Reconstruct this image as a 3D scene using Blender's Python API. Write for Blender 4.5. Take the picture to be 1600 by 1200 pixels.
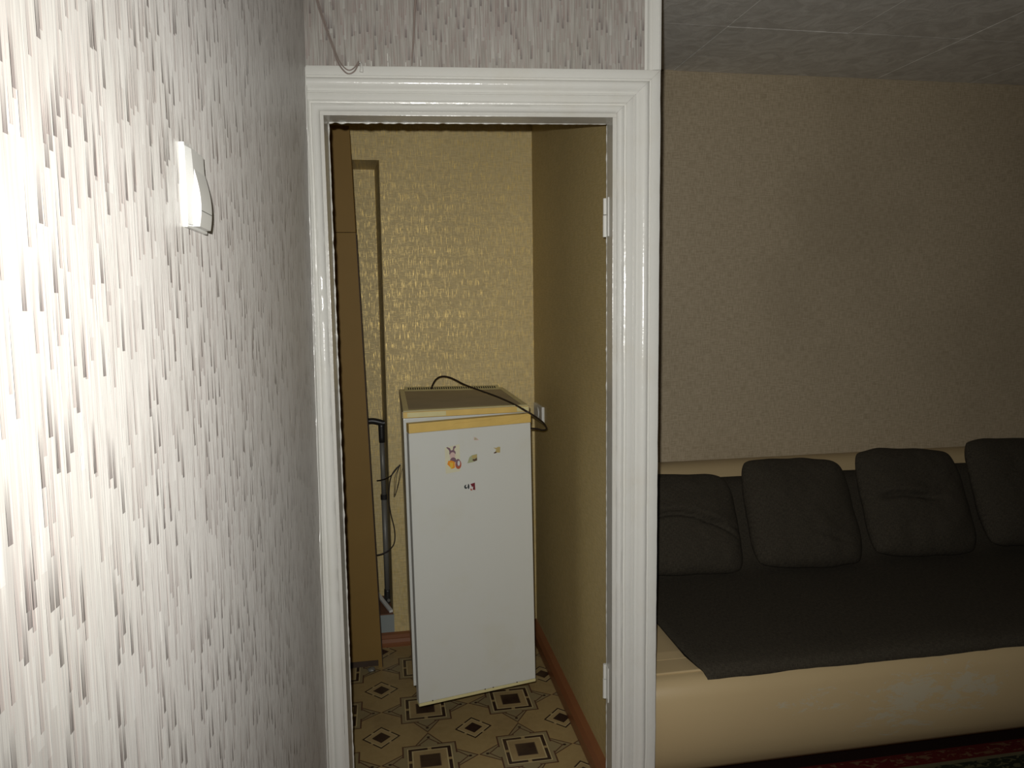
import bpy, bmesh, math, random
from mathutils import Vector, Matrix, noise
R = math.radians
random.seed(7)
for o in list(bpy.data.objects): bpy.data.objects.remove(o)
SC = bpy.context.scene
COL = SC.collection

# ------------------------------------------------------------------ camera, world, flash, exposure
CAM = (0.0, 0.0, 1.52)
cam_d = bpy.data.cameras.new('camera'); cam = bpy.data.objects.new('camera', cam_d); COL.objects.link(cam)
cam.matrix_world = Matrix(((0.98499655, 0.03184068, -0.16961122, CAM[0]),
                           (-0.17205153, 0.10476405, -0.97950128, CAM[1]),
                           (-0.01341883, 0.99398726, 0.10867047, CAM[2]),
                           (0, 0, 0, 1)))
cam_d.sensor_width = 36; cam_d.lens = 1150 / 1600 * 36; cam_d.clip_start = 0.02
SC.camera = cam
w = bpy.data.worlds.new('world'); SC.world = w; w.use_nodes = True
w.node_tree.nodes['Background'].inputs[0].default_value = (0.8, 0.85, 1, 1)
w.node_tree.nodes['Background'].inputs[1].default_value = 0.02
# the camera's own flash, just above and left of the lens
fl = bpy.data.lights.new('flash', 'SPOT'); flo = bpy.data.objects.new('flash', fl); COL.objects.link(flo)
flo.location = (-0.024, 0.0, 1.572)
flo.rotation_euler = (cam.matrix_world.to_3x3() @ Matrix.Rotation(R(-8), 3, 'Y')).to_euler()
fl.energy = 122; fl.spot_size = R(113); fl.spot_blend = 1.0; fl.shadow_soft_size = 0.009
fl.color = (1.0, 0.985, 0.94)
vs = SC.view_settings
vs.view_transform = 'Standard'; vs.look = 'None'; vs.gamma = 1; vs.exposure = 0; vs.use_curve_mapping = False

# ------------------------------------------------------------------ material helpers
class N:
    """small wrapper to write node maths"""
    def __init__(s, name, rough=0.6, col=(0.5, 0.5, 0.5), spec=0.5, metal=0.0):
        s.m = bpy.data.materials.new(name); s.m.use_nodes = True
        s.t = s.m.node_tree; s.b = s.t.nodes['Principled BSDF']
        s.b.inputs['Base Color'].default_value = (*col, 1); s.b.inputs['Roughness'].default_value = rough
        s.b.inputs['Specular IOR Level'].default_value = spec; s.b.inputs['Metallic'].default_value = metal
    def n(s, ty, **k):
        x = s.t.nodes.new(ty)
        for a, v in k.items(): setattr(x, a, v)
        return x
    def put(s, inp, v):
        if isinstance(v, (int, float)): inp.default_value = v
        elif isinstance(v, tuple): inp.default_value = (*v, 1) if len(v) == 3 and inp.type == 'RGBA' else v
        else: s.t.links.new(v, inp)
    def M(s, op, a, b=0.0, c=0.0):
        x = s.n('ShaderNodeMath', operation=op)
        s.put(x.inputs[0], a); s.put(x.inputs[1], b); s.put(x.inputs[2], c)
        return x.outputs[0]
    def pos(s):
        x = s.n('ShaderNodeSeparateXYZ'); t = s.n('ShaderNodeTexCoord')
        s.t.links.new(t.outputs['Object'], x.inputs[0]); s.vec = t.outputs['Object']
        return x.outputs[0], x.outputs[1], x.outputs[2]
    def comb(s, a, b, c=0.0):
        x = s.n('ShaderNodeCombineXYZ'); s.put(x.inputs[0], a); s.put(x.inputs[1], b); s.put(x.inputs[2], c)
        return x.outputs[0]
    def noise(s, vec, sc=1.0, det=2.0, rough=0.5, dist=0.0):
        x = s.n('ShaderNodeTexNoise'); s.put(x.inputs['Vector'], vec)
        x.inputs['Scale'].default_value = sc; x.inputs['Detail'].default_value = det
        x.inputs['Roughness'].default_value = rough; x.inputs['Distortion'].default_value = dist
        return x.outputs['Fac']
    def white(s, vec):
        x = s.n('ShaderNodeTexWhiteNoise'); x.noise_dimensions = '3D'; s.put(x.inputs['Vector'], vec)
        return x.outputs['Value']
    def ramp(s, f, pts, interp='LINEAR'):
        x = s.n('ShaderNodeValToRGB'); x.color_ramp.interpolation = interp
        cr = x.color_ramp
        while len(cr.elements) < len(pts): cr.elements.new(0.5)
        for e, (p, c) in zip(cr.elements, pts):
            e.position = p; e.color = (*c, 1) if isinstance(c, tuple) else (c, c, c, 1)
        s.put(x.inputs[0], f); return x.outputs[0]
    def mix(s, f, a, b, mode='MIX'):
        x = s.n('ShaderNodeMix', data_type='RGBA', blend_type=mode)
        s.put(x.inputs[0], f); s.put(x.inputs[6], a); s.put(x.inputs[7], b)
        return x.outputs[2]
    def step(s, a, lo, hi):
        x = s.n('ShaderNodeMapRange'); x.clamp = True; x.interpolation_type = 'SMOOTHSTEP'
        s.put(x.inputs[0], a); x.inputs[1].default_value = lo; x.inputs[2].default_value = hi
        return x.outputs[0]
    def col(s, v): s.put(s.b.inputs['Base Color'], v)
    def rough(s, v): s.put(s.b.inputs['Roughness'], v)
    def bump(s, h, strength=0.3, dist=0.002):
        x = s.n('ShaderNodeBump'); x.inputs['Strength'].default_value = strength
        x.inputs['Distance'].default_value = dist; s.put(x.inputs['Height'], h)
        s.t.links.new(x.outputs[0], s.b.inputs['Normal'])

def striped_paper(name, axis):
    """whitish wallpaper printed with short vertical mauve dashes, embossed"""
    m = N(name, 0.42, spec=0.55); x, y, z = m.pos(); u = (x, y)[axis]
    def dash(wd, ln, dens, seed):
        a = m.M('DIVIDE', u, wd); c = m.M('FLOOR', a); fa = m.M('FRACT', a)
        r = m.white(m.comb(c, seed, 0.3))
        v = m.M('ADD', m.M('DIVIDE', z, ln), m.M('MULTIPLY', r, 13.7))
        k = m.M('FLOOR', v); fv = m.M('FRACT', v)
        wn = m.white(m.comb(c, k, seed))
        on = m.M('GREATER_THAN', wn, 1 - dens)
        shape = m.M('POWER', m.M('SUBTRACT', 1.0, fv), 0.8)
        side = m.M('MULTIPLY', m.step(fa, 0.02, 0.15), m.M('SUBTRACT', 1.0, m.step(fa, 0.75, 0.98)))
        return m.M('MULTIPLY', m.M('MULTIPLY', on, shape), side)
    d1 = dash(0.0064, 0.034, 0.115, 1.0); d2 = dash(0.0052, 0.055, 0.33, 5.0); d3 = dash(0.0026, 0.085, 0.55, 9.0)
    d4 = dash(0.0085, 0.075, 0.22, 3.0)
    streak = m.noise(m.comb(m.M('MULTIPLY', u, 380.0), m.M('MULTIPLY', z, 9.0)), 1.0, 3.0, 0.6)
    c = m.mix(m.step(streak, 0.35, 0.65), (0.255, 0.232, 0.208), (0.385, 0.368, 0.335))
    c = m.mix(m.M('MULTIPLY', d4, 0.35), c, (0.56, 0.55, 0.52))
    c = m.mix(m.M('MULTIPLY', d3, 0.40), c, (0.285, 0.215, 0.195))
    c = m.mix(m.M('MULTIPLY', d2, 0.50), c, (0.265, 0.190, 0.175))
    c = m.mix(m.M('MULTIPLY', d1, 0.70), c, (0.125, 0.10, 0.10))
    blot = m.noise(m.vec, 5.0, 3.0)
    c = m.mix(m.M('MULTIPLY', m.step(blot, 0.45, 0.7), 0.18), c, (0.26, 0.25, 0.20))
    m.col(c)
    h = m.M('SUBTRACT', m.M('MULTIPLY', streak, 0.85), m.M('ADD', m.M('MULTIPLY', d2, 0.3), m.M('MULTIPLY', d1, 0.4)))
    m.bump(h, 0.6, 0.0014)
    m.put(m.b.inputs['Sheen Weight'], m.M('MULTIPLY', 0.27, m.M('SUBTRACT', 1.0, m.M('MINIMUM', 0.85, m.M('ADD', m.M('MULTIPLY', d1, 0.9), m.M('MULTIPLY', d2, 0.4)))))); m.b.inputs['Sheen Roughness'].default_value = 0.55; m.put(m.b.inputs['Sheen Tint'], (1.0, 0.98, 0.95))
    m.rough(m.M('ADD', 0.36, m.M('MULTIPLY', streak, 0.15)))
    return m.m

def woven_paper(name, c1, c2, gold, axis=0):
    """wallpaper with a fine woven print; gold = share of metallic threads"""
    m = N(name, 0.55, spec=0.3); x, y, z = m.pos(); u = (x, y)[axis]
    a = m.noise(m.comb(m.M('MULTIPLY', u, 260.0), m.M('MULTIPLY', z, 26.0)), 1.0, 2.0, 0.6)
    b = m.noise(m.comb(m.M('MULTIPLY', u, 26.0), m.M('MULTIPLY', z, 260.0), 4.0), 1.0, 2.0, 0.6)
    f = m.M('MULTIPLY', m.M('ADD', a, b), 0.5)
    big = m.noise(m.vec, 1.6, 3.0, 0.55)
    c = m.mix(m.step(f, 0.38, 0.62), c1, c2)
    c = m.mix(m.M('MULTIPLY', m.step(big, 0.42, 0.72), 0.28), c, tuple(v * 0.72 for v in c1))
    if gold:
        g1 = m.noise(m.comb(m.M('MULTIPLY', u, 420.0), m.M('MULTIPLY', z, 22.0), 9.0), 1.0, 1.0, 0.5)
        g2 = m.noise(m.comb(m.M('MULTIPLY', u, 30.0), m.M('MULTIPLY', z, 420.0), 2.0), 1.0, 1.0, 0.5)
        g = m.M('MAXIMUM', m.step(g1, 0.60, 0.66), m.M('MULTIPLY', m.step(g2, 0.62, 0.68), 0.7))
        g = m.M('MULTIPLY', g, gold)
        c = m.mix(g, c, (0.80, 0.56, 0.14))
        m.put(m.b.inputs['Metallic'], m.M('MULTIPLY', g, 0.95)); m.rough(m.M('SUBTRACT', 0.6, m.M('MULTIPLY', g, 0.30)))
    m.col(c); m.bump(f, 0.35, 0.0010)
    return m.m

def paint(name, col, rough=0.22, bsc=55.0, bst=0.25, dirt=0.15, dcol=(0.42, 0.38, 0.28)):
    m = N(name, rough, col); m.pos()
    d = m.noise(m.vec, 7.0, 4.0, 0.6)
    m.col(m.mix(m.M('MULTIPLY', m.step(d, 0.5, 0.8), dirt), col, dcol))
    m.bump(m.noise(m.vec, bsc, 3.0, 0.55), bst, 0.0025)
    return m.m

def simple(name, col, rough=0.5, metal=0.0, spec=0.5, var=0.15, sc=30.0, bst=0.0):
    m = N(name, rough, col, spec, metal); m.pos()
    d = m.noise(m.vec, sc, 3.0, 0.55)
    m.col(m.mix(d, tuple(v * (1 - var) for v in col), tuple(min(1, v * (1 + var)) for v in col)))
    if bst: m.bump(d, bst, 0.002)
    return m.m

def fabric(name, col, sc=420.0):
    m = N(name, 0.9, col, 0.2); x, y, z = m.pos()
    a = m.noise(m.comb(m.M('MULTIPLY', x, sc), m.M('MULTIPLY', m.M('ADD', y, z), 60.0)), 1.0, 1.0)
    b = m.noise(m.comb(m.M('MULTIPLY', x, 60.0), m.M('MULTIPLY', m.M('ADD', y, z), sc), 3.0), 1.0, 1.0)
    f = m.M('MULTIPLY', m.M('ADD', a, b), 0.5)
    big = m.noise(m.vec, 9.0, 3.0)
    c = m.mix(m.step(f, 0.35, 0.65), tuple(v * 0.7 for v in col), tuple(v * 1.4 for v in col))
    m.col(m.mix(m.M('MULTIPLY', big, 0.5), c, tuple(v * 0.8 for v in col)))
    m.bump(f, 0.5, 0.0015)
    return m.m

def leatherette():
    m = N('beige_leatherette', 0.42, spec=0.35); x, y, z = m.pos()
    base = (0.50, 0.385, 0.215)
    d = m.noise(m.vec, 3.0, 3.0)
    c = m.mix(m.M('MULTIPLY', d, 0.4), base, (0.42, 0.30, 0.15))
    # flaked worn patch on the front roll; shape of its own in the scene
    nx = m.noise(m.comb(m.M('MULTIPLY', x, 9.0), m.M('MULTIPLY', y, 9.0), m.M('MULTIPLY', z, 24.0)), 1.0, 9.0, 0.80, 0.3)
    def blob(cx, cz, rx, rz):
        a = m.M('DIVIDE', m.M('SUBTRACT', x, cx), rx); b = m.M('DIVIDE', m.M('SUBTRACT', z, cz), rz)
        q = m.M('ADD', m.M('MULTIPLY', a, a), m.M('MULTIPLY', b, b))
        return m.M('SUBTRACT', 1.0, m.M('MINIMUM', q, 1.0))
    k = m.M('MAXIMUM', blob(1.72, 0.275, 0.36, 0.10), m.M('MULTIPLY', blob(1.27, 0.285, 0.22, 0.05), 0.75))
    k = m.M('MAXIMUM', k, m.M('MULTIPLY', blob(1.6, 0.2, 0.35, 0.10), 0.75))
    front = m.M('LESS_THAN', y, 2.06)
    f = m.M('MULTIPLY', m.step(m.M('ADD', nx, m.M('MULTIPLY', k, 0.20)), 0.640, 0.675), m.M('MULTIPLY', m.M('GREATER_THAN', k, 0.02), front))
    c = m.mix(m.M('MULTIPLY', f, 0.75), c, (0.46, 0.42, 0.31))
    m.col(c); m.bump(m.M('SUBTRACT', m.noise(m.vec, 160.0, 2.0), m.M('MULTIPLY', f, 0.5)), 0.15, 0.001)
    return m.m

def lino():
    """printed linoleum: framed squares with crossed stars, and small diamonds between them"""
    m = N('printed_linoleum', 0.42, spec=0.4); x, y, z = m.pos()
    P = 0.3275
    def cell(c, off):
        f = m.M('FRACT', m.M('DIVIDE', m.M('SUBTRACT', c, off - P / 2), P))
        return m.M('ABSOLUTE', m.M('SUBTRACT', f, 0.5))          # 0 at motif centre .. .5 between
    ax = cell(x, 0.110); ay = cell(y, 2.662)
    mx = m.M('MAXIMUM', ax, ay)
    bx = m.M('SUBTRACT', 0.5, ax); by = m.M('SUBTRACT', 0.5, ay); bl = m.M('ADD', bx, by)
    def band(v, lo, hi): return m.M('MULTIPLY', m.M('GREATER_THAN', v, lo), m.M('LESS_THAN', v, hi))
    def AND(a, b): return m.M('MULTIPLY', a, b)
    tan = (0.36, 0.26, 0.115); lt = (0.52, 0.42, 0.22); dk = (0.035, 0.018, 0.012); br = (0.10, 0.045, 0.025); grey = (0.27, 0.215, 0.11)
    gr = m.noise(m.vec, 40.0, 4.0, 0.7)
    c = m.mix(m.step(gr, 0.3, 0.7), tan, (0.33, 0.235, 0.10))
    # crossed star (two long diamonds)
    e1 = m.M('ADD', m.M('MULTIPLY', ax, 1.98), m.M('MULTIPLY', ay, 2.95))
    e2 = m.M('ADD', m.M('MULTIPLY', ay, 1.98), m.M('MULTIPLY', ax, 2.95))
    em = m.M('MINIMUM', e1, e2); mn = m.M('MINIMUM', ax, ay)
    c = m.mix(m.M('LESS_THAN', em, 0.985), c, grey)
    c = m.mix(band(em, 0.945, 0.99), c, br)
    i1 = m.M('ADD', m.M('MULTIPLY', ax, 2.45), m.M('MULTIPLY', ay, 2.45))
    c = m.mix(AND(band(i1, 0.93, 0.975), m.M('LESS_THAN', em, 0.95)), c, br)
    c = m.mix(AND(band(mx, 0.395, 0.425), m.M('LESS_THAN', mn, 0.015)), c, dk)
    # outer thin square, light frame, thick broken frame, dark centre
    osq = AND(m.M('LESS_THAN', mx, 0.282), m.M('GREATER_THAN', mn, 0.09))
    c = m.mix(osq, c, grey)
    c = m.mix(AND(band(mx, 0.268, 0.284), m.M('GREATER_THAN', mn, 0.085)), c, br)
    c = m.mix(band(mx, 0.222, 0.232), c, lt)
    c = m.mix(m.M('LESS_THAN', mx, 0.222), c, tan)
    c = m.mix(AND(band(mx, 0.186, 0.220), m.M('GREATER_THAN', mn, 0.020)), c, dk)
    c = m.mix(band(mx, 0.172, 0.184), c, lt)
    c = m.mix(m.M('LESS_THAN', mx, 0.172), c, (0.36, 0.26, 0.12))
    c = m.mix(m.M('LESS_THAN', mx, 0.108), c, (0.14, 0.09, 0.05))
    c = m.mix(m.M('LESS_THAN', mx, 0.100), c, dk)
    # small diamonds between
    c = m.mix(m.M('LESS_THAN', bl, 0.205), c, (0.37, 0.27, 0.125))
    c = m.mix(AND(band(bl, 0.180, 0.205), m.M('GREATER_THAN', m.M('ABSOLUTE', m.M('SUBTRACT', bx, by)), 0.022)), c, dk)
    c = m.mix(band(bl, 0.168, 0.178), c, lt)
    c = m.mix(m.M('LESS_THAN', bl, 0.100), c, dk)
    dirt = m.noise(m.vec, 6.0, 4.0, 0.6)
    c = m.mix(m.M('MULTIPLY', m.step(dirt, 0.45, 0.75), 0.35), c, (0.15, 0.10, 0.05))
    m.col(c); m.bump(gr, 0.08, 0.001)
    return m.m

def rug_mat():
    m = N('rug_pile', 0.95, spec=0.1); x, y, z = m.pos()
    w1 = m.noise(m.vec, 7.0, 2.0)
    def band(v, lo, hi): return m.M('MULTIPLY', m.M('GREATER_THAN', v, lo), m.M('LESS_THAN', v, hi))
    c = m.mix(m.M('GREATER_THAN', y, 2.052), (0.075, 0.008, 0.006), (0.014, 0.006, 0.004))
    n1 = m.noise(m.comb(m.M('MULTIPLY', x, 26.0), m.M('MULTIPLY', y, 55.0)), 1.0, 2.0, 0.6, 0.8)
    c = m.mix(m.M('MULTIPLY', band(y, 2.0, 2.045), m.step(n1, 0.52, 0.58)), c, (0.12, 0.06, 0.03))
    c = m.mix(band(y, 1.975, 1.990), c, (0.10, 0.085, 0.045))
    g = band(y, 1.80, 1.975)
    c = m.mix(g, c, (0.016, 0.018, 0.010))
    c = m.mix(m.M('MULTIPLY', g, m.step(n1, 0.5, 0.54)), c, (0.075, 0.07, 0.035))
    n2 = m.noise(m.comb(m.M('MULTIPLY', x, 14.0), m.M('MULTIPLY', y, 14.0), 5.0), 1.0, 1.0, 0.5, 1.0)
    c = m.mix(m.M('MULTIPLY', m.M('LESS_THAN', y, 1.80), m.step(n2, 0.55, 0.60)), c, (0.28, 0.20, 0.10))
    m.col(c); m.bump(m.noise(m.vec, 300.0, 2.0), 0.6, 0.003)
    return m.m

MT = {}
MT['paper_left'] = striped_paper('striped_wallpaper_left', 1)
MT['paper_front'] = striped_paper('striped_wallpaper_front', 0)
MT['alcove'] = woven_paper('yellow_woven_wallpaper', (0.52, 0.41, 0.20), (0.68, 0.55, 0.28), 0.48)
MT['alcove_side_shaded'] = woven_paper('yellow_woven_wallpaper_shaded', (0.42, 0.32, 0.14), (0.52, 0.41, 0.20), 0.25, 1)  # same wallpaper in darker colours: shade of the grazing side walls painted in
MT['living'] = woven_paper('taupe_woven_wallpaper', (0.40, 0.325, 0.215), (0.54, 0.45, 0.315), 0)
MT['white_paint'] = paint('glossy_white_paint', (0.63, 0.625, 0.585), 0.20, 60, 0.30, 0.22, (0.55, 0.50, 0.40))
MT['jamb_paint_shaded'] = paint('jamb_paint_shaded', (0.55, 0.54, 0.50), 0.25, 60, 0.35, 0.3)  # white door paint made greyer, the jamb's grazing shade put into the colour
MT['baseboard'] = paint('orange_brown_floor_paint', (0.215, 0.082, 0.032), 0.35, 30, 0.1, 0.3, (0.16, 0.06, 0.03))
MT['tile'] = None
MT['lino'] = lino()
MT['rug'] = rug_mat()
MT['beige'] = leatherette()
MT['dark'] = fabric('dark_brown_fabric', (0.044, 0.037, 0.026))
MT['enamel'] = paint('fridge_enamel', (0.585, 0.595, 0.555), 0.30, 8, 0.03, 0.18, (0.50, 0.47, 0.30))
MT['yellow'] = simple('yellowed_plastic', (0.62, 0.43, 0.13), 0.35, var=0.18, sc=14)
MT['paleyellow'] = simple('pale_yellowed_plastic', (0.60, 0.54, 0.28), 0.35, var=0.15, sc=14)
MT['fridgetop'] = simple('dusty_fridge_top', (0.40, 0.33, 0.22), 0.6, var=0.2, sc=9)
MT['gasket'] = simple('grey_rubber', (0.10, 0.10, 0.09), 0.6)
MT['chip'] = simple('tan_chipboard', (0.225, 0.137, 0.038), 0.65, var=0.08, spec=0.25, sc=6)
MT['edge'] = simple('dark_shade_and_rust', (0.05, 0.03, 0.018), 0.7)  # dark brown for the cupboard's painted shade and for rust spots
MT['plastic'] = simple('white_plastic', (0.66, 0.66, 0.63), 0.3, var=0.02)
MT['black'] = simple('black_plastic', (0.02, 0.019, 0.018), 0.4)
MT['cord'] = simple('black_cord', (0.018, 0.011, 0.009), 0.45)
MT['greycord'] = simple('grey_cord', (0.24, 0.19, 0.165), 0.5)
MT['alu'] = simple('grey_metal_tube', (0.17, 0.165, 0.145), 0.45, metal=0.15, var=0.08)
MT['bluegrey'] = paint('blue_grey_paint', (0.26, 0.29, 0.28), 0.4, 30, 0.2, 0.2)
MT['ledge'] = simple('brown_painted_ledge', (0.16, 0.07, 0.035), 0.6)
MT['boards'] = simple('brown_floor_boards', (0.25, 0.11, 0.05), 0.5, var=0.3, sc=5)
MT['hole'] = simple('dark_hole', (0.02, 0.018, 0.014), 0.9)
t_ = N('foam_ceiling_tile', 0.75, spec=0.25); t_.pos()
sw = t_.noise(t_.vec, 9.0, 5.0, 0.62, 1.6)
t_.col(t_.mix(t_.step(sw, 0.3, 0.7), (0.62, 0.595, 0.54), (0.80, 0.78, 0.72))); t_.bump(sw, 0.5, 0.006)
MT['tile'] = t_.m
MT['tileback'] = simple('ceiling_plaster', (0.70, 0.68, 0.62), 0.8, var=0.05)
MT['plaster'] = simple('plain_wall', (0.55, 0.50, 0.45), 0.8, var=0.1)

# ------------------------------------------------------------------ object helpers
def tag(o, label=None, cat=None, group=None, kind=None):
    if label: o['label'] = label
    if cat: o['category'] = cat
    if group: o['group'] = group
    if kind: o['kind'] = kind
    return o
def link(name, bm, mat, parent=None, smooth=False, mats=None):
    bmesh.ops.recalc_face_normals(bm, faces=bm.faces)
    me = bpy.data.meshes.new(name); bm.to_mesh(me); bm.free()
    for mm in (mats or [mat]): me.materials.append(MT[mm])
    if smooth:
        for p in me.polygons: p.use_smooth = True
    o = bpy.data.objects.new(name, me); COL.objects.link(o)
    if parent: o.parent = parent; o.matrix_parent_inverse = Matrix.Translation(parent.location).inverted()
    return o
def empty(name, loc, label, cat, group=None):
    o = bpy.data.objects.new(name, None); COL.objects.link(o); o.location = loc; o.empty_display_size = 0.05
    bpy.context.view_layer.update()
    return tag(o, label, cat, group)
def hexa(bm, p, bev=0.0, seg=2):
    """p: 8 points, bottom ring then top ring"""
    v = [bm.verts.new(q) for q in p]
    fs = [bm.faces.new([v[i] for i in f]) for f in ((3,2,1,0),(4,5,6,7),(0,1,5,4),(1,2,6,5),(2,3,7,6),(3,0,4,7))]
    if bev:
        es = list({e for f in fs for e in f.edges})
        bmesh.ops.bevel(bm, geom=es, offset=bev, segments=seg, affect='EDGES', profile=0.7)
def box(bm, x0, x1, y0, y1, z0, z1, bev=0.0, seg=2):
    hexa(bm, [(x0,y0,z0),(x1,y0,z0),(x1,y1,z0),(x0,y1,z0),(x0,y0,z1),(x1,y0,z1),(x1,y1,z1),(x0,y1,z1)], bev, seg)
def tube(bm, pts, r, seg=8, sub=5, caps=True):
    """tube along a smooth curve through pts"""
    P = [Vector(p) for p in pts]
    if sub > 1 and len(P) > 2:
        Q = []
        for i in range(len(P) - 1):
            a, b, c, d = P[max(i-1,0)], P[i], P[i+1], P[min(i+2,len(P)-1)]
            for k in range(sub):
                t = k / sub
                Q.append(0.5*((2*b)+(-a+c)*t+(2*a-5*b+4*c-d)*t*t+(-a+3*b-3*c+d)*t**3))
        Q.append(P[-1]); P = Q
    rad = r if callable(r) else (lambda t: r)
    rings = []; up = None
    for i, p in enumerate(P):
        d = (P[min(i+1,len(P)-1)] - P[max(i-1,0)]).normalized()
        if up is None: up = d.orthogonal().normalized()
        up = (up - d*up.dot(d)).normalized(); s = d.cross(up)
        rr = rad(i/(len(P)-1))
        rings.append([bm.verts.new(p + (up*math.cos(a)+s*math.sin(a))*rr) for a in [2*math.pi*k/seg for k in range(seg)]])
    for a, b in zip(rings, rings[1:]):
        for k in range(seg): bm.faces.new((a[k], a[(k+1)%seg], b[(k+1)%seg], b[k]))
    if caps: bm.faces.new(rings[0][::-1]); bm.faces.new(rings[-1])
def sweep(bm, rows, close=True, cap=True):
    """rows: list of point lists (same length); skins between them"""
    V = [[bm.verts.new(p) for p in r] for r in rows]
    n = len(V[0])
    for a, b in zip(V, V[1:]):
        for k in range(n if close else n-1): bm.faces.new((a[k], a[(k+1)%n], b[(k+1)%n], b[k]))
    if cap and close: bm.faces.new(V[0][::-1]); bm.faces.new(V[-1])
def struct(name, bm, mat, parent=None, **k):
    o = link(name, bm, mat, parent, **k)
    if not parent: o['kind'] = 'structure'
    return o

# ------------------------------------------------------------------ the shell
CEIL = 2.55; YB = 3.227
DO = Vector((-0.172, 2.0, 0)); DA = R(-5)
DU = Vector((math.cos(DA), math.sin(DA), 0)); DN = Vector((math.sin(DA), -math.cos(DA), 0))
def W(s, n, z): q = DO + DU*s + DN*n; return (q.x, q.y, z)
def leftx(z): return -0.172 - 0.0095*(2.25 - z)
PX0, PX1 = 0.660, 0.744      # the thin partition between alcove and living room

def wbox(bm, s0, s1, n0, n1, z0, z1, bev=0.0):
    hexa(bm, [W(s0,n1,z0),W(s1,n1,z0),W(s1,n0,z0),W(s0,n0,z0),W(s0,n1,z1),W(s1,n1,z1),W(s1,n0,z1),W(s0,n0,z1)], bev)

bm = bmesh.new()             # left wall of the passage, leaning very slightly
hexa(bm, [(leftx(0)-.08,-1.6,0),(leftx(0),-1.6,0),(leftx(0),1.998,0),(leftx(0)-.08,1.998,0),
          (leftx(CEIL)-.08,-1.6,CEIL),(leftx(CEIL),-1.6,CEIL),(leftx(CEIL),1.998,CEIL),(leftx(CEIL)-.08,1.998,CEIL)])
struct('wall_left', bm, 'paper_left')

OP0, OP1, OPZ = 0.030, 0.798, 2.014
bm = bmesh.new()             # front wall with the door opening, one ring-shaped mesh
so = [(-0.62,0),(OP0,0),(OP0,OPZ),(OP1,OPZ),(OP1,0),(0.915,0),(0.915,CEIL),(-0.62,CEIL)]
fr = [bm.verts.new(W(s,0,z)) for s,z in so]; bk = [bm.verts.new(W(s,-0.07,z)) for s,z in so]
for r_ in (fr, bk):
    bm.faces.new((r_[0],r_[1],r_[2],r_[7])); bm.faces.new((r_[2],r_[3],r_[6],r_[7])); bm.faces.new((r_[3],r_[4],r_[5],r_[6]))
for i in range(8):
    j = (i+1) % 8; bm.faces.new((fr[i],fr[j],bk[j],bk[i]))
wf = struct('wall_front', bm, 'paper_front', mats=['paper_front', 'alcove_side_shaded'])
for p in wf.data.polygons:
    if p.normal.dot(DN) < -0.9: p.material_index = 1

bm = bmesh.new(); box(bm, PX0, PX1, 2.02, YB, 0, CEIL); pa = struct('wall_middle', bm, 'alcove_side_shaded', mats=['alcove_side_shaded','living'])
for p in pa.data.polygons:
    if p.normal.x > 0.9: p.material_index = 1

NX1, NZ0, NZ1, NY = 0.006, 0.14, 2.127, 3.447
bm = bmesh.new()             # back wall of the alcove with its recess
X0 = -0.80; XR = PX1
def quad(*q): bm.faces.new([bm.verts.new(p) for p in q])
quad((NX1,YB,0),(XR,YB,0),(XR,YB,CEIL),(NX1,YB,CEIL))
quad((X0,YB,NZ1),(NX1,YB,NZ1),(NX1,YB,CEIL),(X0,YB,CEIL))
# rounded inner edge then the splayed reveal and soffit
xr = NX1-0.0235; e = 0.006
ring = [(NX1,YB),(NX1-.0025,YB+.001),(NX1-.004,YB+.004),(xr,NY)]
for (xa,ya),(xb,yb) in zip(ring, ring[1:]):
    quad((xa,ya,NZ0),(xb,yb,NZ0),(xb,yb,NZ1-(0.001 if yb<NY else 0)),(xa,ya,NZ1))
quad((X0,YB,NZ1),(NX1,YB,NZ1),(xr,NY,NZ1-.001),(X0,NY,NZ1-.001))
quad((X0,NY,NZ0),(xr,NY,NZ0),(xr,NY,NZ1),(X0,NY,NZ1))
bmesh.ops.remove_doubles(bm, verts=bm.verts, dist=0.0008)
wa = struct('wall_alcove', bm, 'alcove')
bm = bmesh.new(); box(bm, X0, NX1, YB, NY, 0.0, NZ0-.004); struct('niche_wall', bm, 'bluegrey', wa)
bm = bmesh.new(); box(bm, X0, NX1-.004, YB+.002, NY-.002, NZ0-.004, NZ0, 0.001); struct('niche_shelf', bm, 'ledge', wa)
bm = bmesh.new(); box(bm, X0-.08, X0, 2.06, NY, 0, CEIL); struct('wall_alcove_left', bm, 'alcove_side_shaded')

bm = bmesh.new(); box(bm, PX1, 4.3, YB, YB+.1, 0, CEIL); struct('wall_back', bm, 'living')
bm = bmesh.new(); box(bm, 4.3, 4.4, -1.6, YB+.1, 0, CEIL); struct('wall_right', bm, 'living')
bm = bmesh.new(); box(bm, -.3, 4.4, -1.7, -1.6, 0, CEIL); struct('wall_rear', bm, 'plaster')

bm = bmesh.new(); box(bm, X0, PX0, 1.99, NY, -.03, 0); struct('floor_alcove', bm, 'lino')
bm = bmesh.new(); box(bm, -.3, 4.4, -1.7, 1.985, -.03, -0.002); box(bm, PX0+.005, 4.4, 1.986, YB+.1, -.03, -0.002); struct('floor', bm, 'boards')

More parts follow.
